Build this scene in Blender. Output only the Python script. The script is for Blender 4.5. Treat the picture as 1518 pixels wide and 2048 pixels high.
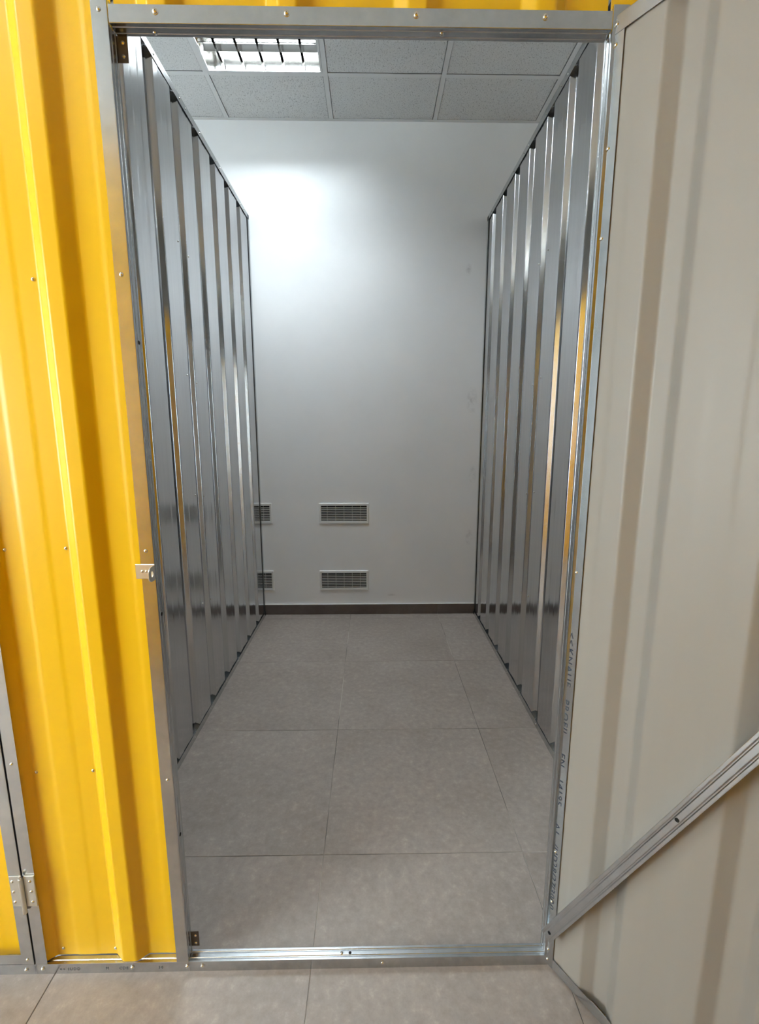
import bpy, bmesh, math, random
from mathutils import Vector, Matrix
random.seed(7)
for o in list(bpy.data.objects):
    bpy.data.objects.remove(o, do_unlink=True)
scene = bpy.context.scene
C = scene.collection

# ------------------------------------------------------------------ camera
CAM_H = 1.262
cam_d = bpy.data.cameras.new('camera')
cam = bpy.data.objects.new('camera', cam_d)
C.objects.link(cam)
cam_d.sensor_fit = 'VERTICAL'
cam_d.sensor_height = 24.0
cam_d.lens = 24.0 * 947.0 / 2048.0
cam_d.clip_start = 0.02
right = Vector((0.99986161, -0.01663642, 0.0))
up = Vector((0.00288919, 0.17364265, 0.98480449))
fwd = Vector((0.01638362, 0.9846682, -0.17366668))
R3 = Matrix((right, up, -fwd)).transposed()
cam.matrix_world = Matrix.Translation((0, 0, CAM_H)) @ R3.to_4x4()
scene.camera = cam

# ------------------------------------------------------------------ world / exposure
world = bpy.data.worlds.new('daylight')
scene.world = world
world.use_nodes = True
bgn = world.node_tree.nodes['Background']
bgn.inputs['Color'].default_value = (0.80, 0.94, 1.0, 1)
WORLD_STRENGTH = 15.0
bgn.inputs['Strength'].default_value = WORLD_STRENGTH
TUBE_STRENGTH = 140.0
scene.view_settings.view_transform = 'Standard'
scene.view_settings.look = 'None'
scene.view_settings.gamma = 1.0
scene.view_settings.use_curve_mapping = False
scene.view_settings.exposure = 0.45
scene.cycles.max_bounces = 10
scene.cycles.diffuse_bounces = 5
scene.cycles.glossy_bounces = 6
scene.cycles.sample_clamp_indirect = 6.0

# ------------------------------------------------------------------ key dimensions (metres)
FY = 0.92            # corridor face of the unit's front wall
PD = 0.028           # width of the U profile
FL = 0.027           # flange of the U profile
BW = 3.108           # back wall
XL, XR = -0.728, 0.700   # inner faces of the partitions
CEIL = 3.022
TOP = 2.513          # top of the partitions
OPX0, OPX1 = -0.434, 0.408   # door opening
OPZ = 1.9235         # underside of the header
PITCH = 0.2165
RIB_H, RIB_P, RIB_W = 0.0185, 0.031, 0.0235
OPP = FY - 1.36      # facade on the other side of the corridor
HX0, HX1, HY0 = -4.6, 3.6, -3.4   # hall

# ------------------------------------------------------------------ materials
def new_mat(name):
    m = bpy.data.materials.new(name)
    m.use_nodes = True
    nt = m.node_tree
    return m, nt, nt.nodes['Principled BSDF']

def N(nt, t, **kw):
    n = nt.nodes.new(t)
    for k, v in kw.items():
        setattr(n, k, v)
    return n

def coords(nt, scale, kind='Object', rnd=False):
    tc = N(nt, 'ShaderNodeTexCoord')
    mp = N(nt, 'ShaderNodeMapping')
    mp.inputs['Scale'].default_value = scale
    nt.links.new(tc.outputs[kind], mp.inputs['Vector'])
    if rnd:
        oi = N(nt, 'ShaderNodeObjectInfo')
        mu = N(nt, 'ShaderNodeMath', operation='MULTIPLY')
        mu.inputs[1].default_value = 37.0
        nt.links.new(oi.outputs['Random'], mu.inputs[0])
        nt.links.new(mu.outputs[0], mp.inputs['Location'])
    return mp.outputs['Vector']

def noise(nt, vec, scale, detail=4.0, rough=0.55):
    n = N(nt, 'ShaderNodeTexNoise')
    n.inputs['Scale'].default_value = scale
    n.inputs['Detail'].default_value = detail
    n.inputs['Roughness'].default_value = rough
    nt.links.new(vec, n.inputs['Vector'])
    return n.outputs['Fac']

def ramp(nt, fac, stops):
    r = N(nt, 'ShaderNodeValToRGB')
    el = r.color_ramp.elements
    while len(el) < len(stops):
        el.new(0.5)
    for e, (p, c) in zip(el, stops):
        e.position = p
        e.color = tuple(c) + (1,) if len(c) == 3 else c
    nt.links.new(fac, r.inputs['Fac'])
    return r.outputs['Color']

def maprange(nt, fac, a, b, c, d):
    r = N(nt, 'ShaderNodeMapRange')
    for i, v in enumerate((a, b, c, d)):
        r.inputs[i + 1].default_value = v
    nt.links.new(fac, r.inputs[0])
    return r.outputs[0]

def bump(nt, fac, bsdf, strength, dist=0.001):
    b = N(nt, 'ShaderNodeBump')
    b.inputs['Strength'].default_value = strength
    b.inputs['Distance'].default_value = dist
    nt.links.new(fac, b.inputs['Height'])
    nt.links.new(b.outputs['Normal'], bsdf.inputs['Normal'])

def mix_rgb(nt, fac, a, b, mode='MIX'):
    m = N(nt, 'ShaderNodeMix', data_type='RGBA', blend_type=mode)
    if hasattr(fac, 'links'):
        nt.links.new(fac, m.inputs[0])
    else:
        m.inputs[0].default_value = fac
    for s, v in ((6, a), (7, b)):
        if hasattr(v, 'links'):
            nt.links.new(v, m.inputs[s])
        else:
            m.inputs[s].default_value = tuple(v) + (1,)
    return m.outputs[2]

MAT = {}
# galvanised U profiles: spangled zinc
m, nt, b = new_mat('galvanised_profile')
v = coords(nt, (1, 1, 1))
n1 = noise(nt, v, 40, 3, 0.6)
n2 = noise(nt, v, 9, 3, 0.6)
c1 = ramp(nt, n1, [(0.3, (0.56, 0.585, 0.60)), (0.7, (0.65, 0.67, 0.68))])
c2 = ramp(nt, n2, [(0.3, (0.88, 0.88, 0.88)), (0.7, (1, 1, 1))])
nt.links.new(mix_rgb(nt, 1.0, c1, c2, 'MULTIPLY'), b.inputs['Base Color'])
b.inputs['Metallic'].default_value = 1.0
b.inputs['Roughness'].default_value = 0.24
MAT['galv'] = m
# zinc-bright sheet of the partitions with a fine vertical rolling grain
m, nt, b = new_mat('galvanised_sheet')
v = coords(nt, (1, 1, 0.02))
n1 = noise(nt, v, 160, 3, 0.6)
v2 = coords(nt, (1, 1, 0.5))
n2 = noise(nt, v2, 5, 2, 0.5)
c1 = ramp(nt, n1, [(0.3, (0.60, 0.612, 0.625)), (0.7, (0.65, 0.66, 0.67))])
nt.links.new(c1, b.inputs['Base Color'])
b.inputs['Metallic'].default_value = 1.0
nt.links.new(maprange(nt, n2, 0.3, 0.7, 0.13, 0.20), b.inputs['Roughness'])
MAT['sheet'] = m
# yellow coil-coated paint
m, nt, b = new_mat('yellow_paint')
v = coords(nt, (1, 1, 1))
n1 = noise(nt, v, 400, 2, 0.5)
b.inputs['Base Color'].default_value = (0.80, 0.478, 0.007, 1)
b.inputs['Roughness'].default_value = 0.30
b.inputs['Specular IOR Level'].default_value = 0.38
bump(nt, n1, b, 0.02)
MAT['yellow'] = m
# beige back coat
m, nt, b = new_mat('beige_paint')
b.inputs['Base Color'].default_value = (0.328, 0.300, 0.262, 1)
b.inputs['Roughness'].default_value = 0.42
v = coords(nt, (1, 1, 1))
bump(nt, noise(nt, v, 400, 2, 0.5), b, 0.02)
MAT['beige'] = m
# screws / hinges
m, nt, b = new_mat('zinc_screw')
b.inputs['Base Color'].default_value = (0.75, 0.74, 0.70, 1)
b.inputs['Metallic'].default_value = 1.0
b.inputs['Roughness'].default_value = 0.25
MAT['screw'] = m
m, nt, b = new_mat('zinc_plate')
b.inputs['Base Color'].default_value = (0.70, 0.70, 0.66, 1)
b.inputs['Metallic'].default_value = 0.9
b.inputs['Roughness'].default_value = 0.34
v = coords(nt, (1, 1, 1))
bump(nt, noise(nt, v, 120, 2, 0.5), b, 0.03)
MAT['plate'] = m
m, nt, b = new_mat('brown_steel_plate')
b.inputs['Base Color'].default_value = (0.16, 0.135, 0.12, 1)
b.inputs['Metallic'].default_value = 0.6
b.inputs['Roughness'].default_value = 0.45
MAT['brownplate'] = m
m, nt, b = new_mat('punched_hole_black')
b.inputs['Base Color'].default_value = (0.006, 0.006, 0.006, 1)
b.inputs['Roughness'].default_value = 0.9
MAT['black'] = m
m, nt, b = new_mat('ink')
b.inputs['Base Color'].default_value = (0.03, 0.04, 0.06, 1)
b.inputs['Roughness'].default_value = 0.7
MAT['ink'] = m
m, nt, b = new_mat('faded_ink')
b.inputs['Base Color'].default_value = (0.09, 0.095, 0.10, 1)
b.inputs['Roughness'].default_value = 0.7
MAT['fadedink'] = m
# painted wall with a few grey scuffs near the right partition
m, nt, b = new_mat('white_wall_paint')
tc = N(nt, 'ShaderNodeTexCoord')
v = tc.outputs['Object']
base = ramp(nt, noise(nt, coords(nt, (1, 1, 1)), 2.2, 4, 0.6), [(0.3, (0.78, 0.79, 0.80)), (0.7, (0.83, 0.835, 0.84))])
sm = noise(nt, coords(nt, (1, 1, 1)), 26, 4, 0.7)
tot = None
for (sx, sz, rx, rz) in ((0.645, 1.435, 0.030, 0.075), (0.665, 0.965, 0.022, 0.05), (0.60, 2.22, 0.018, 0.03), (0.655, 0.54, 0.022, 0.045), (0.135, 0.135, 0.03, 0.008)):
    mp = N(nt, 'ShaderNodeMapping')
    mp.inputs['Location'].default_value = (-sx / rx, 0, -sz / rz)
    mp.inputs['Scale'].default_value = (1 / rx, 0, 1 / rz)
    nt.links.new(v, mp.inputs['Vector'])
    ln = N(nt, 'ShaderNodeVectorMath', operation='LENGTH')
    nt.links.new(mp.outputs['Vector'], ln.inputs[0])
    f = maprange(nt, ln.outputs['Value'], 0.2, 1.3, 1.0, 0.0)
    if tot is None:
        tot = f
    else:
        ad = N(nt, 'ShaderNodeMath', operation='MAXIMUM')
        nt.links.new(tot, ad.inputs[0])
        nt.links.new(f, ad.inputs[1])
        tot = ad.outputs[0]
mu = N(nt, 'ShaderNodeMath', operation='MULTIPLY')
nt.links.new(tot, mu.inputs[0])
nt.links.new(maprange(nt, sm, 0.42, 0.7, 0.0, 0.55), mu.inputs[1])
nt.links.new(mix_rgb(nt, mu.outputs[0], base, (0.33, 0.33, 0.33)), b.inputs['Base Color'])
b.inputs['Roughness'].default_value = 0.6
bump(nt, noise(nt, coords(nt, (1, 1, 1)), 60, 3, 0.6), b, 0.05, 0.002)
MAT['wall'] = m
# porcelain floor tile, concrete look
m, nt, b = new_mat('grey_porcelain_tile')
v = coords(nt, (1, 1, 1), 'Object', True)
n1 = noise(nt, v, 2.6, 6, 0.62)
n2 = noise(nt, v, 45, 5, 0.7)
c1 = ramp(nt, n1, [(0.3, (0.278, 0.232, 0.203)), (0.7, (0.37, 0.318, 0.284))])
c2 = ramp(nt, n2, [(0.28, (0.80, 0.80, 0.80)), (0.58, (1, 1, 1)), (0.72, (1.22, 1.22, 1.22))])
nt.links.new(mix_rgb(nt, 1.0, c1, c2, 'MULTIPLY'), b.inputs['Base Color'])
nt.links.new(maprange(nt, n1, 0.3, 0.7, 0.42, 0.56), b.inputs['Roughness'])
bump(nt, n2, b, 0.06)
MAT['tile'] = m
m, nt, b = new_mat('grout')
nt.links.new(ramp(nt, noise(nt, coords(nt, (1, 1, 1)), 1.7, 3, 0.6), [(0.42, (0.13, 0.115, 0.105)), (0.56, (0.52, 0.47, 0.42))]), b.inputs['Base Color'])
b.inputs['Roughness'].default_value = 0.9
bump(nt, noise(nt, coords(nt, (1, 1, 1)), 200, 2), b, 0.1)
MAT['grout'] = m
m, nt, b = new_mat('brown_skirting_tile')
v = coords(nt, (1, 1, 1), 'Object', True)
n1 = noise(nt, v, 9, 5, 0.65)
nt.links.new(ramp(nt, n1, [(0.3, (0.085, 0.065, 0.055)), (0.7, (0.125, 0.10, 0.088))]), b.inputs['Base Color'])
b.inputs['Roughness'].default_value = 0.45
MAT['skirt'] = m
m, nt, b = new_mat('white_sealant')
b.inputs['Base Color'].default_value = (0.85, 0.85, 0.85, 1)
b.inputs['Roughness'].default_value = 0.4
v = coords(nt, (1, 1, 1))
bump(nt, noise(nt, v, 30, 2), b, 0.05)
MAT['sealant'] = m
# mineral-fibre ceiling tile with fissures
m, nt, b = new_mat('mineral_fibre_tile')
v = coords(nt, (1, 0.45, 1), 'Object', True)
n1 = noise(nt, v, 260, 3, 0.6)
c1 = ramp(nt, n1, [(0.32, (0.28, 0.29, 0.29)), (0.42, (0.70, 0.71, 0.71)), (0.7, (0.76, 0.77, 0.77))])
nt.links.new(c1, b.inputs['Base Color'])
b.inputs['Roughness'].default_value = 0.9
bump(nt, n1, b, 0.4, 0.002)
MAT['ctile'] = m
m, nt, b = new_mat('white_enamel')
b.inputs['Base Color'].default_value = (0.74, 0.75, 0.75, 1)
b.inputs['Roughness'].default_value = 0.4
v = coords(nt, (1, 1, 1))
bump(nt, noise(nt, v, 80, 2), b, 0.02)
MAT['enamel'] = m
m, nt, b = new_mat('vent_plastic')
b.inputs['Base Color'].default_value = (0.74, 0.745, 0.74, 1)
b.inputs['Roughness'].default_value = 0.35
v = coords(nt, (1, 1, 1))
bump(nt, noise(nt, v, 80, 2), b, 0.02)
MAT['vent'] = m
m, nt, b = new_mat('dark_duct')
b.inputs['Base Color'].default_value = (0.015, 0.014, 0.013, 1)
b.inputs['Roughness'].default_value = 0.9
MAT['duct'] = m
m, nt, b = new_mat('bright_louver_aluminium')
b.inputs['Base Color'].default_value = (0.62, 0.615, 0.60, 1)
b.inputs['Metallic'].default_value = 1.0
b.inputs['Roughness'].default_value = 0.10
MAT['louver'] = m
m, nt, b = new_mat('fluorescent_tube')
b.inputs['Base Color'].default_value = (0.9, 0.9, 0.9, 1)
b.inputs['Emission Color'].default_value = (0.84, 0.94, 1.0, 1)
b.inputs['Emission Strength'].default_value = TUBE_STRENGTH
MAT['tube'] = m
m, nt, b = new_mat('window_aluminium')
b.inputs['Base Color'].default_value = (0.5, 0.5, 0.5, 1)
b.inputs['Metallic'].default_value = 0.7
b.inputs['Roughness'].default_value = 0.4
MAT['alu'] = m
m = bpy.data.materials.new('window_glass')
m.use_nodes = True
nt = m.node_tree
nt.nodes.remove(nt.nodes['Principled BSDF'])
tr = N(nt, 'ShaderNodeBsdfTransparent')
gl = N(nt, 'ShaderNodeBsdfGlossy')
gl.inputs['Roughness'].default_value = 0.02
mx = N(nt, 'ShaderNodeMixShader')
mx.inputs[0].default_value = 0.06
nt.links.new(tr.outputs[0], mx.inputs[1])
nt.links.new(gl.outputs[0], mx.inputs[2])
nt.links.new(mx.outputs[0], nt.nodes['Material Output'].inputs['Surface'])
MAT['glass'] = m

# ------------------------------------------------------------------ helpers
def tag(o, label=None, cat=None, group=None, kind=None):
    if label: o['label'] = label
    if cat: o['category'] = cat
    if group: o['group'] = group
    if kind: o['kind'] = kind
    return o

def empty(name, loc=(0, 0, 0), rz=0.0):
    o = bpy.data.objects.new(name, None)
    o.empty_display_size = 0.1
    C.objects.link(o)
    o.location = loc
    o.rotation_euler = (0, 0, rz)
    return o

def link(name, me, parent=None, local=True):
    """link a mesh; local=False: mesh is in world coordinates, parent has location only"""
    o = bpy.data.objects.new(name, me)
    C.objects.link(o)
    if parent is not None:
        o.parent = parent
        if not local:
            o.matrix_parent_inverse = Matrix.Translation(-Vector(parent.location))
    return o

def mesh(name, verts, faces, mats, midx=None, smooth=None):
    me = bpy.data.meshes.new(name)
    me.from_pydata([tuple(v) for v in verts], [], faces)
    for mt in mats:
        me.materials.append(MAT[mt])
    if midx:
        me.polygons.foreach_set('material_index', midx)
    bm = bmesh.new()
    bm.from_mesh(me)
    bmesh.ops.recalc_face_normals(bm, faces=bm.faces)
    bm.to_mesh(me)
    bm.free()
    if smooth is not None:
        me.polygons.foreach_set('use_smooth', [True] * len(me.polygons))
        me.set_sharp_from_angle(angle=math.radians(smooth))
    me.update()
    return me

class MB:
    def __init__(s):
        s.v, s.f, s.m = [], [], []
    def add(s, verts, faces, mi=0):
        k = len(s.v)
        s.v += [Vector(v) for v in verts]
        s.f += [tuple(i + k for i in f) for f in faces]
        s.m += [mi] * len(faces)
    def box(s, a, b, mi=0):
        (x0, y0, z0), (x1, y1, z1) = a, b
        s.add([(x0, y0, z0), (x1, y0, z0), (x1, y1, z0), (x0, y1, z0), (x0, y0, z1), (x1, y0, z1), (x1, y1, z1), (x0, y1, z1)],
              [(0, 3, 2, 1), (4, 5, 6, 7), (0, 1, 5, 4), (1, 2, 6, 5), (2, 3, 7, 6), (3, 0, 4, 7)], mi)
    def tube(s, p, q, r, n=12, mi=0):
        p, q = Vector(p), Vector(q)
        d = (q - p).normalized()
        a = d.orthogonal().normalized()
        c = d.cross(a)
        vs = []
        for e in (p, q):
            for i in range(n):
                t = 2 * math.pi * i / n
                vs.append(e + a * r * math.cos(t) + c * r * math.sin(t))
        fs = [(i, (i + 1) % n, n + (i + 1) % n, n + i) for i in range(n)]
        fs += [tuple(range(n - 1, -1, -1)), tuple(range(n, 2 * n))]
        s.add(vs, fs, mi)
    def mesh(s, name, mats, smooth=None):
        return mesh(name, s.v, s.f, mats, s.m, smooth)

def bevel_box_mesh(name, a, b, mat, r=0.001, seg=1):
    me = bpy.data.meshes.new(name)
    mb = MB(); mb.box(a, b)
    me.from_pydata([tuple(v) for v in mb.v], [], mb.f)
    bm = bmesh.new(); bm.from_mesh(me)
    bmesh.ops.recalc_face_normals(bm, faces=bm.faces)
    bmesh.ops.bevel(bm, geom=list(bm.edges), offset=r, segments=seg, affect='EDGES', profile=0.5)
    bm.to_mesh(me); bm.free()
    me.materials.append(MAT[mat])
    return me

def offset_left(pts, t):
    out = []
    n = len(pts)
    for i in range(n):
        p = Vector(pts[i])
        nn = Vector((0, 0))
        ns = []
        if i > 0:
            d = (p - Vector(pts[i - 1])).normalized(); ns.append(Vector((-d.y, d.x)))
        if i < n - 1:
            d = (Vector(pts[i + 1]) - p).normalized(); ns.append(Vector((-d.y, d.x)))
        for q in ns: nn += q
        nn.normalize()
        k = max(0.35, nn.dot(ns[0]))
        out.append(p + nn * (t / k))
    return out

def fillet(pts, r, seg=3):
    out = [Vector(pts[0])]
    for i in range(1, len(pts) - 1):
        p = Vector(pts[i]); a = Vector(pts[i - 1]); b = Vector(pts[i + 1])
        la, lb = (a - p).length, (b - p).length
        k = min(r, la * 0.45, lb * 0.45)
        s = p + (a - p).normalized() * k
        e = p + (b - p).normalized() * k
        if la > 2.6 * k:
            out.append(p + (a - p).normalized() * k * 1.25)
        for j in range(seg + 1):
            t = j / seg
            out.append(s * (1 - t) ** 2 + p * 2 * t * (1 - t) + e * t * t)
        if lb > 2.6 * k:
            out.append(p + (b - p).normalized() * k * 1.25)
    out.append(Vector(pts[-1]))
    return out

def extrude_strip(name, pts, t, o, U, V, W, length, mats, smooth=35, cuts=1):
    """thin folded sheet: 2D polyline (u,v) of thickness t pushed along W. mats[0] = drawn side, mats[1] = offset side"""
    o, U, V, W = Vector(o), Vector(U), Vector(V), Vector(W)
    a = [Vector(p) for p in pts]
    b = offset_left(pts, t)
    n = len(a)
    vs = []
    for k in range(cuts + 1):
        w = length * k / cuts
        vs += [o + U * p.x + V * p.y + W * w for p in a]
        vs += [o + U * p.x + V * p.y + W * w for p in b]
    fs, mi = [], []
    for k in range(cuts):
        k0, k1 = 2 * n * k, 2 * n * (k + 1)
        for i in range(n - 1):
            fs.append((k0 + i, k0 + i + 1, k1 + i + 1, k1 + i)); mi.append(0)
            fs.append((k0 + n + i, k1 + n + i, k1 + n + i + 1, k0 + n + i + 1)); mi.append(len(mats) - 1)
        fs.append((k0, k1, k1 + n, k0 + n)); mi.append(0)
        fs.append((k0 + n - 1, k0 + 2 * n - 1, k1 + 2 * n - 1, k1 + n - 1)); mi.append(0)
    e = 2 * n * cuts
    for i in range(n - 1):
        fs.append((i, n + i, n + i + 1, i + 1)); mi.append(0)
        fs.append((e + i, e + i + 1, e + n + i + 1, e + n + i)); mi.append(0)
    return mesh(name, vs, fs, mats, mi, smooth)

UD = [(-14, 27), (-14, 0), (-8.6, 0), (-7.6, 1.1), (-5.4, 1.1), (-4.4, 0), (4.4, 0), (5.4, 1.1), (7.6, 1.1), (8.6, 0), (14, 0), (14, 27)]
UD = [(u / 1000, v / 1000) for u, v in UD]

def profile(name, p0, p1, U, V, parent=None, local=False):
    """U-shaped stud profile; p0-p1 runs along the middle of the web, flanges point along V"""
    p0, p1 = Vector(p0), Vector(p1)
    W = p1 - p0
    me = extrude_strip(name, fillet(UD, 0.0009, 2), 0.0006, p0, U, V, W.normalized(), W.length, ['galv'], 30)
    return link(name, me, parent, local)

def rib_polyline(u0, u1, centre, RIB_H=RIB_H, RIB_P=RIB_P, RIB_W=RIB_W, ST=0.0010):
    """trapezoid sheet, valley at v=0, ribs up to RIB_H; flat stiffener strips in the valleys"""
    pts = [(u0, 0.0)]
    k = math.floor((u0 - centre) / PITCH) - 1
    flat = PITCH - RIB_P - 2 * RIB_W
    raw = []
    for j in range(k, k + 60):
        c = centre + j * PITCH
        h, w = RIB_P / 2, RIB_W
        raw += [(c - h - w, 0), (c - h, RIB_H), (c + h, RIB_H), (c + h + w, 0)]
        s = c + h + w
        a, bb = s + flat * 0.30, s + flat * 0.69
        raw += [(a, 0), (a + 0.008, ST), (bb - 0.004, ST), (bb + 0.004, 0)]
    def val(u):
        for (xa, ya), (xb, yb) in zip(raw, raw[1:]):
            if xa <= u <= xb:
                return ya + (yb - ya) * (u - xa) / max(1e-9, xb - xa)
        return 0.0
    pts = [(u0, val(u0))] + [p for p in raw if u0 + 1e-4 < p[0] < u1 - 1e-4] + [(u1, val(u1))]
    return fillet(pts, 0.0035, 3)

# screw mesh (pan head with a dimple), axis +Z
def lathe_mesh(name, prof, n, mat, smooth=40):
    vs, fs = [], []
    for r, z in prof:
        for i in range(n):
            t = 2 * math.pi * i / n
            vs.append((r * math.cos(t), r * math.sin(t), z))
    for k in range(len(prof) - 1):
        for i in range(n):
            j = (i + 1) % n
            fs.append((k * n + i, k * n + j, (k + 1) * n + j, (k + 1) * n + i))
    fs.append(tuple(range(n)))
    fs.append(tuple(range((len(prof) - 1) * n, len(prof) * n)))
    return mesh(name, vs, fs, [mat], None, smooth)
SCREW = lathe_mesh('screw', [(0.0052, 0), (0.0052, 0.0006), (0.0042, 0.0008), (0.0040, 0.0018), (0.0030, 0.0028), (0.0013, 0.0032), (0.0009, 0.0015)], 12, 'screw')
SMALL = lathe_mesh('small_screw', [(0.0038, 0), (0.0037, 0.0008), (0.0026, 0.0020), (0.0011, 0.0023), (0.0008, 0.0010)], 10, 'screw')
HOLE = lathe_mesh('hole', [(0.0032, 0), (0.0032, 0.0003)], 14, 'black')

def fixing(name, me, parent, p, n, local=False, scale=1.0, sz=1.0):
    o = bpy.data.objects.new(name, me)
    C.objects.link(o)
    o.parent = parent
    if not local:
        o.matrix_parent_inverse = Matrix.Translation(-Vector(parent.location))
    o.location = p
    o.rotation_euler = Vector(n).to_track_quat('Z', 'Y').to_euler()
    o.scale = (scale, scale * sz, scale)
    return o

def text_mesh(name, txt, size, mat, M, parent, shear=0.0):
    cu = bpy.data.curves.new(name, 'FONT')
    cu.body = txt
    cu.size = size
    cu.align_y = 'CENTER'
    cu.shear = shear
    cu.space_character = 1.15
    cu.resolution_u = 2
    tmp = bpy.data.objects.new('tmp_text', cu)
    C.objects.link(tmp)
    dg = bpy.context.evaluated_depsgraph_get()
    me = bpy.data.meshes.new_from_object(tmp.evaluated_get(dg))
    bpy.data.objects.remove(tmp, do_unlink=True)
    bpy.data.curves.remove(cu)
    me.materials.clear()
    me.materials.append(MAT[mat])
    o = link(name, me, parent)
    o.matrix_local = M
    return o

def simple(name, a, b, mat, parent=None, local=False):
    mb = MB(); mb.box(a, b)
    return link(name, mb.mesh(name, [mat]), parent, local)

# ------------------------------------------------------------------ floor
TS = 0.6
fx0, fy0 = -0.147, 1.225
fl = simple('floor', (HX0 - 0.2, HY0 - 0.2, -0.12), (HX1 + 0.2, BW + 0.2, -0.0012), 'grout')
tag(fl, 'grey concrete-look porcelain tile floor with thin joints', 'floor', kind='structure')
TILE = bevel_box_mesh('floor_tile', (-TS / 2 + 0.0011, -TS / 2 + 0.0011, -0.0098), (TS / 2 - 0.0011, TS / 2 - 0.0011, 0.0), 'tile', 0.0006)
for i in range(-8, 8):
    for j in range(-8, 5):
        cx, cy = fx0 + (i + 0.5) * TS, fy0 + (j + 0.5) * TS
        x0, x1 = cx - TS / 2, cx + TS / 2
        y0, y1 = cy - TS / 2, cy + TS / 2
        if x1 < HX0 or x0 > HX1 or y1 < HY0 or y0 > BW:
            continue
        if y1 > BW:
            me = bevel_box_mesh('floor_tile_cut', (-TS / 2 + 0.0011, -TS / 2 + 0.0011, -0.0098), (TS / 2 - 0.0011, BW - cy - 0.001, 0.0), 'tile', 0.0006) if 'cutf' not in MAT else MAT['cutf']
            MAT['cutf'] = me
            o = link('floor_tile', me, fl)
        else:
            o = link('floor_tile', TILE, fl)
        o.location = (cx, cy, 0.0)
MAT.pop('cutf', None)

# ------------------------------------------------------------------ hall walls
wb = simple('wall_back', (HX0 - 0.2, BW, 0.0), (HX1 + 0.2, BW + 0.2, CEIL + 0.3), 'wall')
tag(wb, 'plain white painted back wall with faint grey scuffs', 'wall', kind='structure')
w = simple('wall_right_end', (HX1, HY0 - 0.2, 0.0), (HX1 + 0.2, BW, CEIL + 0.3), 'wall')
tag(w, 'white hall wall at the far right end of the corridor', 'wall', kind='structure')
# left end wall and rear wall hold large shop windows
def wall_with_opening(name, label, axis, pos, thick, a0, a1, o0, o1, z0, z1):
    mb = MB()
    def bx(u0, u1, h0, h1):
        if axis == 'x':
            mb.box((pos, u0, h0), (pos + thick, u1, h1))
        else:
            mb.box((u0, pos, h0), (u1, pos + thick, h1))
    bx(a0, o0, 0, CEIL + 0.3); bx(o1, a1, 0, CEIL + 0.3); bx(o0, o1, 0, z0); bx(o0, o1, z1, CEIL + 0.3)
    o = link(name, mb.mesh(name, ['wall']))
    return tag(o, label, 'wall', kind='structure')
WZ0, WZ1 = 0.25, 2.75
wall_with_opening('wall_left_end', 'white hall wall with a tall shop window at the left end of the corridor', 'x', HX0 - 0.2, 0.2, HY0 - 0.2, BW, HY0 + 0.3, -0.4, WZ0, WZ1)
wall_with_opening('wall_rear', 'white rear hall wall with a narrow shop window', 'y', HY0 - 0.2, 0.2, HX0 - 0.2, HX1 + 0.2, HX0 + 0.3, -3.75, WZ0, WZ1)
def window(name, label, axis, pos, u0, u1, n):
    mid = (u0 + u1) / 2
    root = empty(name, (pos, mid, WZ0) if axis == 'x' else (mid, pos, WZ0))
    tag(root, label, 'window', kind='structure')
    t = 0.05
    def bx(nm, a0, a1, h0, h1, d, mt):
        if axis == 'x':
            simple(nm, (pos - d, a0, h0), (pos + d, a1, h1), mt, root)
        else:
            simple(nm, (a0, pos - d, h0), (a1, pos + d, h1), mt, root)
    bx('window_frame', u0, u1, WZ0, WZ0 + t, 0.03, 'alu')
    bx('window_frame', u0, u1, WZ1 - t, WZ1, 0.03, 'alu')
    for k in range(n + 1):
        c = u0 + (u1 - u0) * k / n
        bx('mullion', max(u0, c - t / 2), min(u1, c + t / 2), WZ0 + t, WZ1 - t, 0.03, 'alu')
    for k in range(n):
        c0 = u0 + (u1 - u0) * k / n + t / 2
        c1 = u0 + (u1 - u0) * (k + 1) / n - t / 2
        bx('pane', c0, c1, WZ0 + t, WZ1 - t, 0.003, 'glass')
window('window_1', 'aluminium framed shop window at the left end of the corridor', 'x', HX0 - 0.1, HY0 + 0.3, -0.4, 3)
window('window_2', 'aluminium framed shop window in the rear hall wall', 'y', HY0 - 0.1, HX0 + 0.3, -3.75, 1)

# skirting tiles along the back wall
bb = simple('baseboard_back', (HX0, BW - 0.006, 0.0), (HX1, BW - 0.0004, 0.0705), 'grout')
tag(bb, 'brown-grey tile skirting along the foot of the white back wall', 'baseboard', kind='structure')
SK = bevel_box_mesh('skirting_tile', (-0.2995, -0.0105, 0.0008), (0.2995, -0.0052, 0.0708), 'skirt', 0.001)
for i in range(-7, 7):
    cx = fx0 + (i + 0.5) * TS
    if cx - 0.3 > HX0 and cx + 0.3 < HX1:
        o = link('skirting_tile', SK, bb)
        o.location = (cx, BW, 0)
simple('sealant_bead', (HX0, BW - 0.0095, 0.0708), (HX1, BW - 0.0004, 0.0735), 'sealant', bb)

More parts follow.
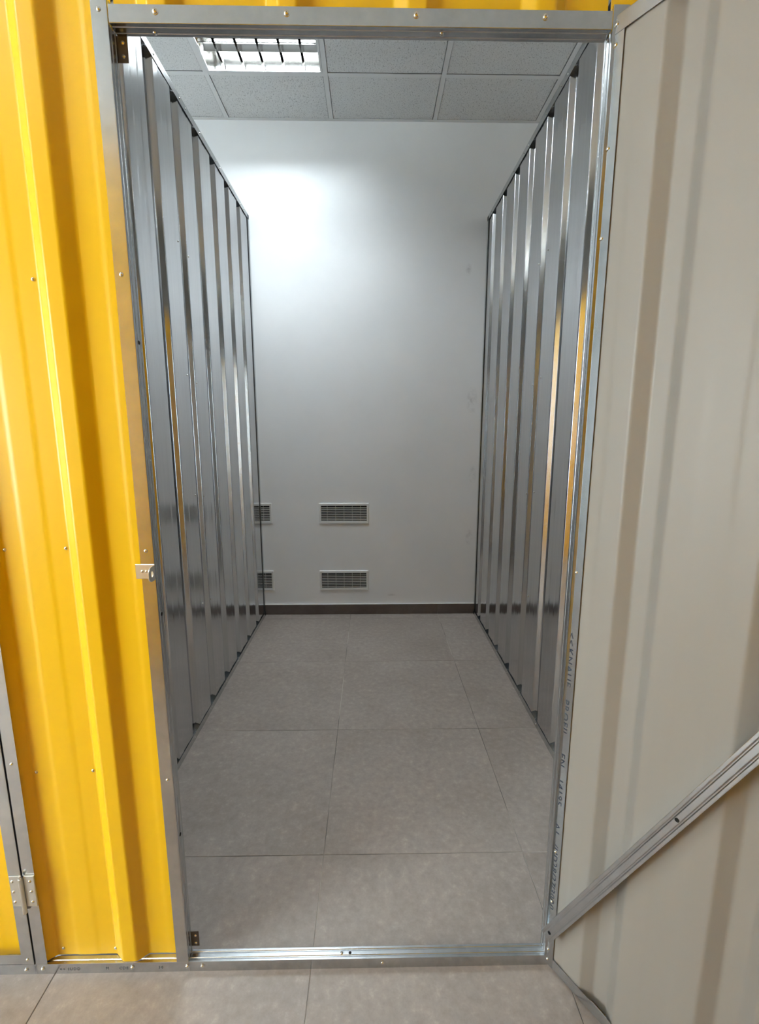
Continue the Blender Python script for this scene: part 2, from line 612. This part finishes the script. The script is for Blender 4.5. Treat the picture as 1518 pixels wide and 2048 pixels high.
# ------------------------------------------------------------------ ceiling
gx0, gy0 = -0.228, 2.745
cl = simple('ceiling', (HX0 - 0.2, HY0 - 0.2, CEIL + 0.16), (HX1 + 0.2, BW + 0.2, CEIL + 0.3), 'wall')
tag(cl, 'suspended ceiling of white speckled mineral fibre tiles in a white grid', 'ceiling', kind='structure')
TROFFERS = [(-1, -1), (-3, -1), (-3, -5), (4, -5), (-5, -5), (-5, -8), (3, -1)]
CT = bevel_box_mesh('ceiling_tile', (-0.286, -0.286, -0.001), (0.286, 0.286, 0.014), 'ctile', 0.001)
CT_CUT = bevel_box_mesh('ceiling_tile_cut', (-0.286, -0.286, -0.001), (0.286, BW - gy0 - 0.3 - 0.014, 0.014), 'ctile', 0.001)
for i in range(-8, 8):
    for j in range(-11, 1):
        if (i, j) in TROFFERS:
            continue
        cx, cy = gx0 + (i + 0.5) * 0.6, gy0 + (j + 0.5) * 0.6
        if cx - 0.3 < HX0 - 0.5 or cx + 0.3 > HX1 + 0.4 or cy - 0.3 < HY0 - 0.5:
            continue
        o = link('ceiling_tile', CT_CUT if j == 0 else CT, cl)
        o.location = (cx, cy, CEIL + 0.004)
# grid bars: main runners along y, cross tees along x
tee = [(-0.012, 0.0), (0.012, 0.0)]
def teebar(p0, p1, horiz):
    mb = MB()
    if horiz:
        mb.box((p0[0], p0[1] - 0.012, CEIL), (p1[0], p0[1] + 0.012, CEIL + 0.0015))
        mb.box((p0[0], p0[1] - 0.001, CEIL + 0.0015), (p1[0], p0[1] + 0.001, CEIL + 0.035))
    else:
        mb.box((p0[0] - 0.012, p0[1], CEIL - 0.0002), (p0[0] + 0.012, p1[1], CEIL + 0.0013))
        mb.box((p0[0] - 0.001, p0[1], CEIL + 0.0013), (p0[0] + 0.001, p1[1], CEIL + 0.035))
    link('grid_bar', mb.mesh('grid_bar', ['enamel']), cl)
for i in range(-7, 7):
    x = gx0 + i * 0.6
    if HX0 < x < HX1:
        teebar((x, HY0), (x, BW), False)
for j in range(-10, 1):
    y = gy0 + j * 0.6
    if HY0 < y < BW:
        teebar((HX0, y), (HX1, y), True)
simple('edge_trim', (HX0, BW - 0.02, CEIL - 0.001), (HX1, BW - 0.0004, CEIL + 0.001), 'enamel', cl)

# ------------------------------------------------------------------ recessed fluorescent lights (600 x 600, four tubes, louvers)
def troffer_meshes():
    D = {}
    s, h = 0.286, 0.095
    mb = MB()
    mb.box((-s, -s, h - 0.001), (s, s, h))
    for sg in (-1, 1):
        a = sorted((sg * s, sg * (s - 0.001)))
        mb.box((a[0], -s, 0.001), (a[1], s, h - 0.001))
        mb.box((-s + 0.001, a[0], 0.001), (s - 0.001, a[1], h - 0.001))
    D['housing'] = mb.mesh('housing', ['louver'])
    mb = MB()
    f = 0.287
    for sg in (-1, 1):
        a = sorted((sg * f, sg * (f - 0.010)))
        mb.box((a[0], -f, -0.004), (a[1], f, 0.001))
        mb.box((-f + 0.010, a[0], -0.004), (f - 0.010, a[1], 0.001))
    D['frame'] = mb.mesh('frame', ['enamel'])
    tb = MB(); tb.tube((-0.258, 0, 0), (0.258, 0, 0), 0.013, 14)
    D['tube'] = tb.mesh('tube', ['tube'], 40)
    cp = MB(); cp.tube((0, 0, 0), (0.015, 0, 0), 0.0132, 14)
    D['end_cap'] = cp.mesh('end_cap', ['plate'], 40)
    # long reflector between tubes: curved vee
    pr = [(-0.024, 0.0), (-0.020, 0.020), (-0.010, 0.040), (0.0, 0.056), (0.010, 0.040), (0.020, 0.020), (0.024, 0.0)]
    D['reflector'] = extrude_strip('reflector', pr, 0.0006, (-0.275, 0, 0.002), (0, 1, 0), (0, 0, 1), (1, 0, 0), 0.55, ['louver'], 50)
    # cross blade: vee seen from below with the wide edge at the bottom
    pr = [(-0.006, 0.0), (-0.0015, 0.020), (0.0, 0.036), (0.0015, 0.020), (0.006, 0.0)]
    D['louver_blade'] = extrude_strip('louver_blade', pr, 0.0005, (0, -0.274, 0.003), (1, 0, 0), (0, 0, 1), (0, 1, 0), 0.548, ['louver'], 50)
    return D
TR = troffer_meshes()
TLABEL = {(-1, -1): 'lit square louvered fluorescent light set in the ceiling above the storage unit',
          (-3, -1): 'lit square louvered ceiling light above the neighbouring unit on the left',
          (3, -1): 'square louvered ceiling light above the neighbouring unit on the right',
          (-3, -5): 'square louvered ceiling light over the corridor left of the open door',
          (-1, -5): 'square louvered ceiling light over the corridor in front of the open door',
          (4, -5): 'square louvered ceiling light over the right end of the corridor',
          (-5, -5): 'square louvered ceiling light over the left end of the corridor',
          (-5, -8): 'square louvered ceiling light near the rear shop window'}
for (i, j) in TROFFERS:
    root = empty('ceiling_light', (gx0 + (i + 0.5) * 0.6, gy0 + (j + 0.5) * 0.6, CEIL + 0.002))
    tag(root, TLABEL[(i, j)], 'ceiling light', 'louvered ceiling lights')
    link('housing', TR['housing'], root)
    link('frame', TR['frame'], root)
    for k, ty in enumerate((-0.207, -0.069, 0.069, 0.207)):
        t = link('tube', TR['tube'], root)
        t.location = (0, ty, 0.048)
        for sx in (-1, 1):
            c = link('end_cap', TR['end_cap'], t)
            c.location = (0.2582 if sx > 0 else -0.2732, 0, 0)
    for ty in (-0.276, -0.138, 0.0, 0.138, 0.276):
        if abs(ty) < 0.2:
            r = link('reflector', TR['reflector'], root)
            r.location = (0, ty, 0)
    for k in range(5):
        r = link('louver_blade', TR['louver_blade'], root)
        r.location = (-0.2 + 0.1 * k, 0, 0)

# ------------------------------------------------------------------ partitions of the unit
def partition(name, label, xface, side, first, y0, seam):
    """side -1: left partition (sheet recesses towards -x), +1: right partition"""
    root = empty(name, (xface + side * PD / 2, (y0 + BW) / 2, 0.0))
    tag(root, label, 'partition', kind='structure')
    y1 = BW - 0.012
    xc = xface + side * PD / 2
    profile('bottom_track', (xc, y0, 0.0004), (xc, y1, 0.0004), (side, 0, 0), (0, 0, 1), root)
    profile('top_track', (xc, y0, TOP), (xc, y1, TOP), (side, 0, 0), (0, 0, -1), root)
    # end post against the back wall
    profile('end_post', (xc, y1 - 0.0012, 0.003), (xc, y1 - 0.0012, TOP - 0.003), (side, 0, 0), (0, -1, 0), root)
    z0, z1 = 0.003, TOP - 0.003
    for k, (a, bnd, off) in enumerate(((y0 + 0.002, seam + 0.012, 0.0022), (seam, y1 - 0.002, 0.0040))):
        pts = rib_polyline(a, bnd, first, 0.020, 0.049, 0.013, 0.0006)
        me = extrude_strip('corrugated_sheet', pts, 0.0006, (xface + side * off, 0, z0), (0, 1, 0), (side, 0, 0), (0, 0, 1), z1 - z0, ['sheet'], 35)
        link('corrugated_sheet', me, root, False)
    # screws
    c = first
    ys = []
    while c > y0: c -= PITCH
    c += PITCH
    while c < y1 - 0.05:
        ys.append(c); c += PITCH
    for q, yy in enumerate(ys):
        fixing('screw', SMALL, root, (xface, yy + 0.05, TOP - 0.013), (-side, 0, 0))
        fixing('screw', SMALL, root, (xface, yy - 0.03, 0.0135), (-side, 0, 0))
        if q % 2 == 0:
            fixing('screw', SMALL, root, (xface, yy + 0.11, TOP - 0.013), (-side, 0, 0))
    for zz in (0.52, 0.99, 1.47, 1.96):
        fixing('screw', SMALL, root, (xface + side * 0.0020, seam - 0.012, zz), (-side, 0, 0))
        fixing('screw', SMALL, root, (xface + side * 0.0040, seam + 0.092, zz - 0.02), (-side, 0, 0))
    return root
PY0 = FY + PD + 0.001
partition('wall_left', 'left partition of galvanised corrugated steel sheets between floor and top tracks', XL, -1, 1.795, PY0, 1.795 + PITCH - 0.043)
partition('wall_right', 'right partition of galvanised corrugated steel sheets with golden reflections', XR, 1, 1.860, PY0, 1.860 + PITCH - 0.045)

# ------------------------------------------------------------------ front wall of the unit (corridor side)
RX = -0.571        # centre of one rib
front = empty('wall_front', (0.0, FY + PD / 2, 0.0))
tag(front, 'yellow corrugated steel front wall framed in galvanised profiles around the open doorway', 'wall', kind='structure')
yc = FY + PD / 2
XEL, XER = -2.35, 2.3
# tracks, web up, running under everything
def facade_sheet(root, x0, x1, z0, z1, ybase=FY, back='beige'):
    pts = rib_polyline(x0, x1, RX)
    # drawn side = corridor side: ribs towards -y
    me = extrude_strip('corrugated_sheet', pts, -0.0006, (0, ybase + RIB_H + 0.0018, z0), (1, 0, 0), (0, -1, 0), (0, 0, 1), z1 - z0, ['yellow', back], 35)
    return link('corrugated_sheet', me, root, False)
X2R = -0.7615      # right edge of neighbour's jamb flange
profile('threshold_track', (OPX0 + 0.0005, yc, FL), (OPX1 + 0.03, yc, FL), (0, 1, 0), (0, 0, -1), front)
profile('bottom_track', (-0.7895, yc, FL), (OPX0 - 0.0005, yc, FL), (0, 1, 0), (0, 0, -1), front)
profile('bottom_track', (OPX1 + 0.0305, yc, FL), (XER, yc, FL), (0, 1, 0), (0, 0, -1), front)
profile('top_track', (XEL, yc, TOP - FL), (XER, yc, TOP - FL), (0, 1, 0), (0, 0, 1), front)
profile('door_post', (OPX0, yc - 0.0004, FL + 0.0008), (OPX0, yc - 0.0004, 1.9605), (0, 1, 0), (-1, 0, 0), front)
profile('door_post', (OPX1, yc + 0.0004, FL + 0.0008), (OPX1, yc + 0.0004, 1.9605), (0, 1, 0), (1, 0, 0), front)
profile('header', (OPX0 + 0.0015, yc, OPZ), (OPX1 - 0.0015, yc, OPZ), (0, 1, 0), (0, 0, 1), front)
facade_sheet(front, -0.7605 - 0.02, OPX0 - 0.003, FL + 0.0015, TOP - FL - 0.001)
facade_sheet(front, OPX0 + 0.002, OPX1 - 0.002, OPZ + 0.002, TOP - FL - 0.001)
facade_sheet(front, OPX1 + 0.003, XER, FL + 0.0015, TOP - FL - 0.001)
# neighbour's jamb (flange to the right, web towards its door)
NJ = -0.7885
profile('door_post', (NJ, yc, FL + 0.0008), (NJ, yc, 1.9605), (0, 1, 0), (1, 0, 0), front)
for x, z in ((-0.4478, 1.9428), (-0.4486, 1.5346), (-0.4484, 1.0225), (-0.4456, 0.5095)):
    fixing('screw', SMALL, front, (x, FY - 0.0004, z), (0, -1, 0))
for x in (-0.3555, -0.139, 0.0765, 0.293):
    fixing('screw', SCREW, front, (x, FY, 1.9405), (0, -1, 0))
for x, y in ((0.121, FY + 0.013), (-0.366, FY + 0.020)):
    fixing('screw', SMALL, front, (x, y, OPZ), (0, 0, -1))
yv = FY + RIB_H + 0.0018
for x, z in ((-0.620, 1.5316), (-0.618, 1.0236), (-0.616, 0.519), (-0.741, 1.021), (-0.740, 0.517), (-0.612, 0.0448), (-0.735, 0.0474), (-0.741, 1.531)):
    fixing('screw', SMALL, front, (x, yv - 0.0002, z), (0, -1, 0))
for x in (-0.7735, -0.5656, -0.4375, -0.4022, 0.0224):
    fixing('screw', SCREW, front, (x, FY - 0.0002, 0.0145), (0, -1, 0))
for x in (-0.055,):
    fixing('hole', HOLE, front, (x, FY + 0.0135, FL), (0, 0, 1), scale=1.1)
fixing('screw', SMALL, front, (-0.075, FY + 0.0135, FL), (0, 0, 1))
for z in (1.42, 0.885, 0.36):
    fixing('hole', HOLE, front, (OPX0, FY + 0.0135, z), (1, 0, 0), scale=1.2, sz=1.0)
# printed marking on the bottom track
for txt, x in (('<< 1UDD', -0.735), ('M', -0.628), ('CDE PI', -0.597), ('30', -0.505)):
    text_mesh('printed_marking', txt, 0.0105, 'fadedink', Matrix.Translation(Vector((x, FY - 0.0003, 0.0125)) - front.location) @ Matrix.Rotation(math.radians(90), 4, 'X'), front)

# small brown stop plates behind the left post
def stop_plate(zc, zh):
    p = link('stop_plate', bevel_box_mesh('stop_plate', (OPX0 - 0.004, FY + PD + 0.0004, zc - zh), (OPX0 + 0.0165, FY + PD + 0.0022, zc + zh), 'brownplate', 0.0008), front, False)
    for dz in (-0.55, 0.45):
        o = fixing('screw', SMALL, p, (OPX0 + 0.0085, FY + PD + 0.0004, zc + dz * zh), (0, -1, 0), local=True)
    return p
stop_plate(1.905, 0.0205)
stop_plate(0.056, 0.021)

# padlock hasp on the left post: plate + forward tongue with a hole
hp = empty('hasp', (0, 0, 0)); hp.parent = front
hp.matrix_parent_inverse = Matrix.Translation(-Vector(front.location))
pl = bevel_box_mesh('mounting_plate', (-0.4715, FY - 0.0024, 0.9655), (-0.4335, FY - 0.0006, 0.9955), 'plate', 0.0007)
link('mounting_plate', pl, hp)
def tongue():
    # lies in the y-z plane at the right edge, sticks out towards the corridor
    n, vs = 10, []
    R, r = 0.0150, 0.0062
    yo, zc = FY - 0.0140, 0.9790
    outer, inner = [], []
    for i in range(2 * n):
        t = 2 * math.pi * i / (2 * n)
        dy, dz = math.cos(t), math.sin(t)
        oy = dy * R
        if dy > 0:          # square towards the plate
            k = 1 / max(abs(dy), abs(dz)); oy = dy * k * R * 0.88; oz = dz * k * R
        else:
            oz = dz * R
        outer.append((yo + oy, zc + oz)); inner.append((yo + dy * r * 0.8, zc + dz * r))
    fs = []
    m_ = 2 * n
    for x in (-0.4352, -0.4335):
        vs += [(x, a, b_) for a, b_ in outer] + [(x, a, b_) for a, b_ in inner]
    for i in range(m_):
        j = (i + 1) % m_
        fs.append((i, j, m_ + j, m_ + i))
        fs.append((2 * m_ + i, 3 * m_ + i, 3 * m_ + j, 2 * m_ + j))
        fs.append((i, 2 * m_ + i, 2 * m_ + j, j))
        fs.append((m_ + i, m_ + j, 3 * m_ + j, 3 * m_ + i))
    return mesh('tongue', vs, fs, ['plate'], None, 40)
link('tongue', tongue(), hp)
for x in (-0.4575, -0.449):
    fixing('screw', SMALL, hp, (x, FY - 0.0024, 0.9815), (0, -1, 0), local=True, scale=0.9)

# ------------------------------------------------------------------ neighbour's closed door (left edge of the picture)
d2 = empty('door_2', (NJ - 0.003 - 0.42, FY + PD / 2, 0.0))
tag(d2, 'closed yellow storage door in a galvanised frame at the left edge of the picture', 'door', kind='structure')
LX1 = NJ - 0.0022          # hinge edge of leaf
LX0 = LX1 - 0.845
LZ0, LZ1 = FL + 0.003, 1.9435
profile('stile', (LX1, yc - 0.0022, LZ0 + 0.0008), (LX1, yc - 0.0022, LZ1 - 0.0008), (0, 1, 0), (-1, 0, 0), d2)
profile('stile', (LX0, yc - 0.0022, LZ0 + 0.0008), (LX0, yc - 0.0022, LZ1 - 0.0008), (0, 1, 0), (1, 0, 0), d2)
profile('bottom_rail', (LX0 + 0.0012, yc - 0.0014, LZ0), (LX1 - 0.0012, yc - 0.0014, LZ0), (0, 1, 0), (0, 0, 1), d2)
profile('top_rail', (LX0 + 0.0012, yc - 0.0014, LZ1), (LX1 - 0.0012, yc - 0.0014, LZ1), (0, 1, 0), (0, 0, -1), d2)
facade_sheet(d2, LX0 + 0.003, LX1 - 0.003, LZ0 + 0.002, LZ1 - 0.002, FY - 0.0005)
for x, z in ((LX1 - 0.0135, 0.044), (LX1 - 0.0135, 0.545), (LX1 - 0.0135, 1.0), (LX1 - 0.0135, 1.5)):
    fixing('screw', SMALL, d2, (x, FY - 0.0022, z), (0, -1, 0))
fixing('screw', SMALL, front, (NJ + 0.0135, FY, 0.552), (0, -1, 0))
# frame around and beyond neighbour's door
profile('threshold_track', (LX0 - 0.003, yc, FL), (-0.7905, yc, FL), (0, 1, 0), (0, 0, -1), front)
profile('door_post', (LX0 - 0.0022, yc, FL + 0.0008), (LX0 - 0.0022, yc, 1.9605), (0, 1, 0), (-1, 0, 0), front)
profile('header', (LX0, yc, LZ1 + 0.003), (NJ - 0.0015, yc, LZ1 + 0.003), (0, 1, 0), (0, 0, 1), front)
facade_sheet(front, LX0 + 0.001, NJ - 0.001, LZ1 + 0.005, TOP - FL - 0.001)
facade_sheet(front, XEL, LX0 - 0.006, FL + 0.0015, TOP - FL - 0.001)
profile('bottom_track', (XEL, yc, FL), (LX0 - 0.0035, yc, FL), (0, 1, 0), (0, 0, -1), front)
fixing('screw', SCREW, front, (-0.812, FY - 0.0002, 0.0125), (0, -1, 0))

def hinge(zc, root):
    h = empty('hinge', (0, 0, 0)); h.parent = root
    h.matrix_parent_inverse = Matrix.Translation(-Vector(root.location))
    zh = 0.0400
    yf = FY - 0.0026
    link('hinge_leaf', bevel_box_mesh('hinge_leaf', (LX1 - 0.0255, yf - 0.0014, zc - zh), (LX1 - 0.003, yf, zc + zh), 'plate', 0.0005), h)
    link('hinge_leaf', bevel_box_mesh('hinge_leaf', (NJ + 0.0045, yf - 0.0014, zc - zh), (NJ + 0.0275, yf + 0.0022, zc + zh), 'plate', 0.0005), h)
    mb = MB(); mb.tube((NJ, yf - 0.004, zc - zh - 0.014), (NJ, yf - 0.004, zc + zh - 0.004), 0.0046, 14)
    link('knuckle', mb.mesh('knuckle', ['plate'], 40), h)
    mb = MB(); mb.tube((NJ, yf - 0.004, zc + zh - 0.004), (NJ, yf - 0.004, zc + zh + 0.004), 0.003, 10)
    link('pin', mb.mesh('pin', ['screw'], 40), h)
    for dz in (-0.027, 0.0, 0.027):
        fixing('screw', SMALL, h, (LX1 - 0.0185, yf - 0.0014, zc + dz), (0, -1, 0), local=True)
        fixing('screw', SMALL, h, (NJ + 0.0185, yf - 0.0014, zc + dz), (0, -1, 0), local=True)
hinge(0.2335, d2)
hinge(1.70, d2)

# ------------------------------------------------------------------ the open door
ang = math.atan2(-0.85, 0.527)
door = empty('door_1', (OPX1 + 0.0005, FY + 0.0105, 0.0), ang)
tag(door, 'open storage door showing its beige inner face, galvanised frame and diagonal brace', 'door', kind='structure')
DW = 0.842
DZ0, DZ1 = 0.004, 1.944
def dprof(name, p0, p1, U, V):
    return profile(name, p0, p1, U, V, door, True)
st = dprof('stile', (0, PD / 2 - 0.0007, DZ0 + 0.0008), (0, PD / 2 - 0.0007, DZ1 - FL), (0, 1, 0), (1, 0, 0))
dprof('stile', (DW, PD / 2 - 0.0007, DZ0 + 0.0008), (DW, PD / 2 - 0.0007, DZ1 - FL), (0, 1, 0), (-1, 0, 0))
dprof('bottom_rail', (0.0010, PD / 2, DZ0), (DW - 0.0010, PD / 2, DZ0), (0, 1, 0), (0, 0, 1))
dprof('top_rail', (0.0, PD / 2 - 0.0014, DZ1), (DW, PD / 2 - 0.0014, DZ1), (0, 1, 0), (0, 0, -1))
# sheet: wide flats towards the viewer, narrow ribs away from the viewer (yellow outside)
DRC = 0.097 + 0.0235 + 0.0155 - 0.003
pts = rib_polyline(0.003, DW - 0.003, DRC)
me = extrude_strip('corrugated_sheet', pts, 0.0006, (0, 0.0022, DZ0 + 0.004), (1, 0, 0), (0, 1, 0), (0, 0, 1), DZ1 - DZ0 - 0.006, ['beige', 'yellow'], 35)
link('corrugated_sheet', me, door)
for z in (1.901, 1.744, 1.5987, 0.974, 0.314, 0.18, 0.0456, 0.0173):
    fixing('screw', SMALL, st, (0.0130, -0.0007, z), (0, -1, 0), local=True)
fixing('screw', SMALL, door, (0.0130, -0.0014, 1.931), (0, -1, 0), local=True)
for x in (0.133, 0.133 + PITCH, 0.133 + 2 * PITCH):
    fixing('screw', SMALL, door, (x, 0.012, DZ0 + 0.0012), (0, 0, 1), local=True)
# marking on the hinge stile, reading downwards
def stile_text(txt, z_top, x=0.0128, size=0.0175):
    M = Matrix(((0, 1, 0, x), (0, 0, -1, -0.0010), (-1.4, 0, 0, z_top), (0, 0, 0, 1)))
    text_mesh('printed_marking', txt, size, 'ink', M, st, 0.0)
for txt, z in (('<<', 0.845), ('KNAUF', 0.810), ('PROFIL', 0.693), ('EN', 0.565), ('14195', 0.503), ('A1', 0.390), ('/UD28/27', 0.335), ('/300', 0.225), ('0', 0.172)):
    stile_text(txt, z)
# diagonal brace: same profile, web towards the viewer
u = Vector((0.431, 0, 0.902)).normalized()
s0 = Vector((0.0225, -0.0285, 0.1114))
L = 1.80
s1 = s0 + u * L
side = Vector((u.z, 0, -u.x))
br = dprof('diagonal_brace', s0, s1, side, (0, 1, 0))
for t in (0.022, 0.545, 1.07, 1.59):
    fixing('hole', HOLE, br, s0 + u * t + Vector((0, -0.0003, 0)), (0, -1, 0), local=True, scale=1.15)

# ------------------------------------------------------------------ facade on the other side of the corridor
opp = empty('wall_opposite', (1.0, OPP - PD / 2, 0.0))
tag(opp, 'yellow corrugated storage front on the opposite side of the corridor', 'wall', kind='structure')
OX0, OX1 = -1.95, 3.4
pts = rib_polyline(OX0, OX1, 0.1)
me = extrude_strip('corrugated_sheet', pts, -0.0006, (0, OPP - RIB_H - 0.002, FL + 0.001), (1, 0, 0), (0, 1, 0), (0, 0, 1), TOP - 2 * FL - 0.002, ['yellow', 'beige'], 35)
link('corrugated_sheet', me, opp, False)
profile('bottom_track', (OX0, OPP - PD / 2, FL), (OX1, OPP - PD / 2, FL), (0, 1, 0), (0, 0, -1), opp)
profile('top_track', (OX0, OPP - PD / 2, TOP - FL), (OX1, OPP - PD / 2, TOP - FL), (0, 1, 0), (0, 0, 1), opp)
profile('end_post', (OX0, OPP - PD / 2, FL + 0.001), (OX0, OPP - PD / 2, TOP - FL - 0.001), (0, 1, 0), (1, 0, 0), opp)

# ------------------------------------------------------------------ wall vents
VW, VH = 0.332, 0.139
def vent_meshes():
    D = {}
    w, h = VW / 2, VH / 2
    b = 0.0135
    mb = MB()
    # bevelled frame ring
    ring = []
    for (ex, ez, y) in ((w, h, 0.0), (w, h, -0.003), (w - 0.003, h - 0.003, -0.006), (w - b, h - b - 0.004, -0.006), (w - b - 0.001, h - b - 0.005, 0.0)):
        ring.append([(-ex, y, -ez), (ex, y, -ez), (ex, y, ez), (-ex, y, ez)])
    vs = [p for r in ring for p in r]
    fs = []
    for k in range(len(ring) - 1):
        for i in range(4):
            j = (i + 1) % 4
            fs.append((4 * k + i, 4 * k + j, 4 * k + 4 + j, 4 * k + 4 + i))
    D['frame'] = mesh('frame', vs, fs, ['vent'])
    mb = MB()
    mb.box((-w + b, -0.0008, -h + b + 0.004), (w - b, -0.0002, h - b - 0.004))
    D['backing'] = mb.mesh('backing', ['duct'])
    mb = MB()
    # one slat: thin sloping blade
    x = w - b - 0.001
    mb.add([(-x, -0.0055, -0.0014), (x, -0.0055, -0.0014), (x, -0.0012, -0.0050), (-x, -0.0012, -0.0050),
            (-x, -0.0055, 0.0016), (x, -0.0055, 0.0016), (x, -0.0012, -0.0034), (-x, -0.0012, -0.0034)],
           [(0, 3, 2, 1), (4, 5, 6, 7), (0, 1, 5, 4), (1, 2, 6, 5), (2, 3, 7, 6), (3, 0, 4, 7)])
    D['slat'] = mb.mesh('slat', ['vent'])
    mb = MB()
    mb.box((-0.0008, -0.0030, -h + b + 0.004), (0.0008, -0.001, h - b - 0.004))
    D['divider'] = mb.mesh('divider', ['vent'])
    return D
VT = vent_meshes()
def vent(xc, zc, label):
    root = empty('wall_vent', (xc, BW - 0.0003, zc))
    tag(root, label, 'vent', 'white slatted wall vents')
    link('frame', VT['frame'], root)
    link('backing', VT['backing'], root)
    hi = VH / 2 - 0.0175
    n = 8
    for k in range(n):
        o = link('slat', VT['slat'], root)
        o.location = (0, 0, -hi + 2 * hi * (k + 1) / (n + 1) - 0.0008)
    for k in range(5):
        o = link('divider', VT['divider'], root)
        o.location = (-VW / 2 + VW * (k + 1) / 6, 0, 0)
vent(-0.185, 0.7055, 'white slatted wall vent in full view, the upper of the two')
vent(-0.1895, 0.2415, 'white slatted wall vent in full view, just above the skirting')
vent(-0.663 - VW / 2, 0.7065, 'upper wall vent half hidden behind the left partition')
vent(-0.6665 - VW / 2, 0.2425, 'lower wall vent half hidden behind the left partition')
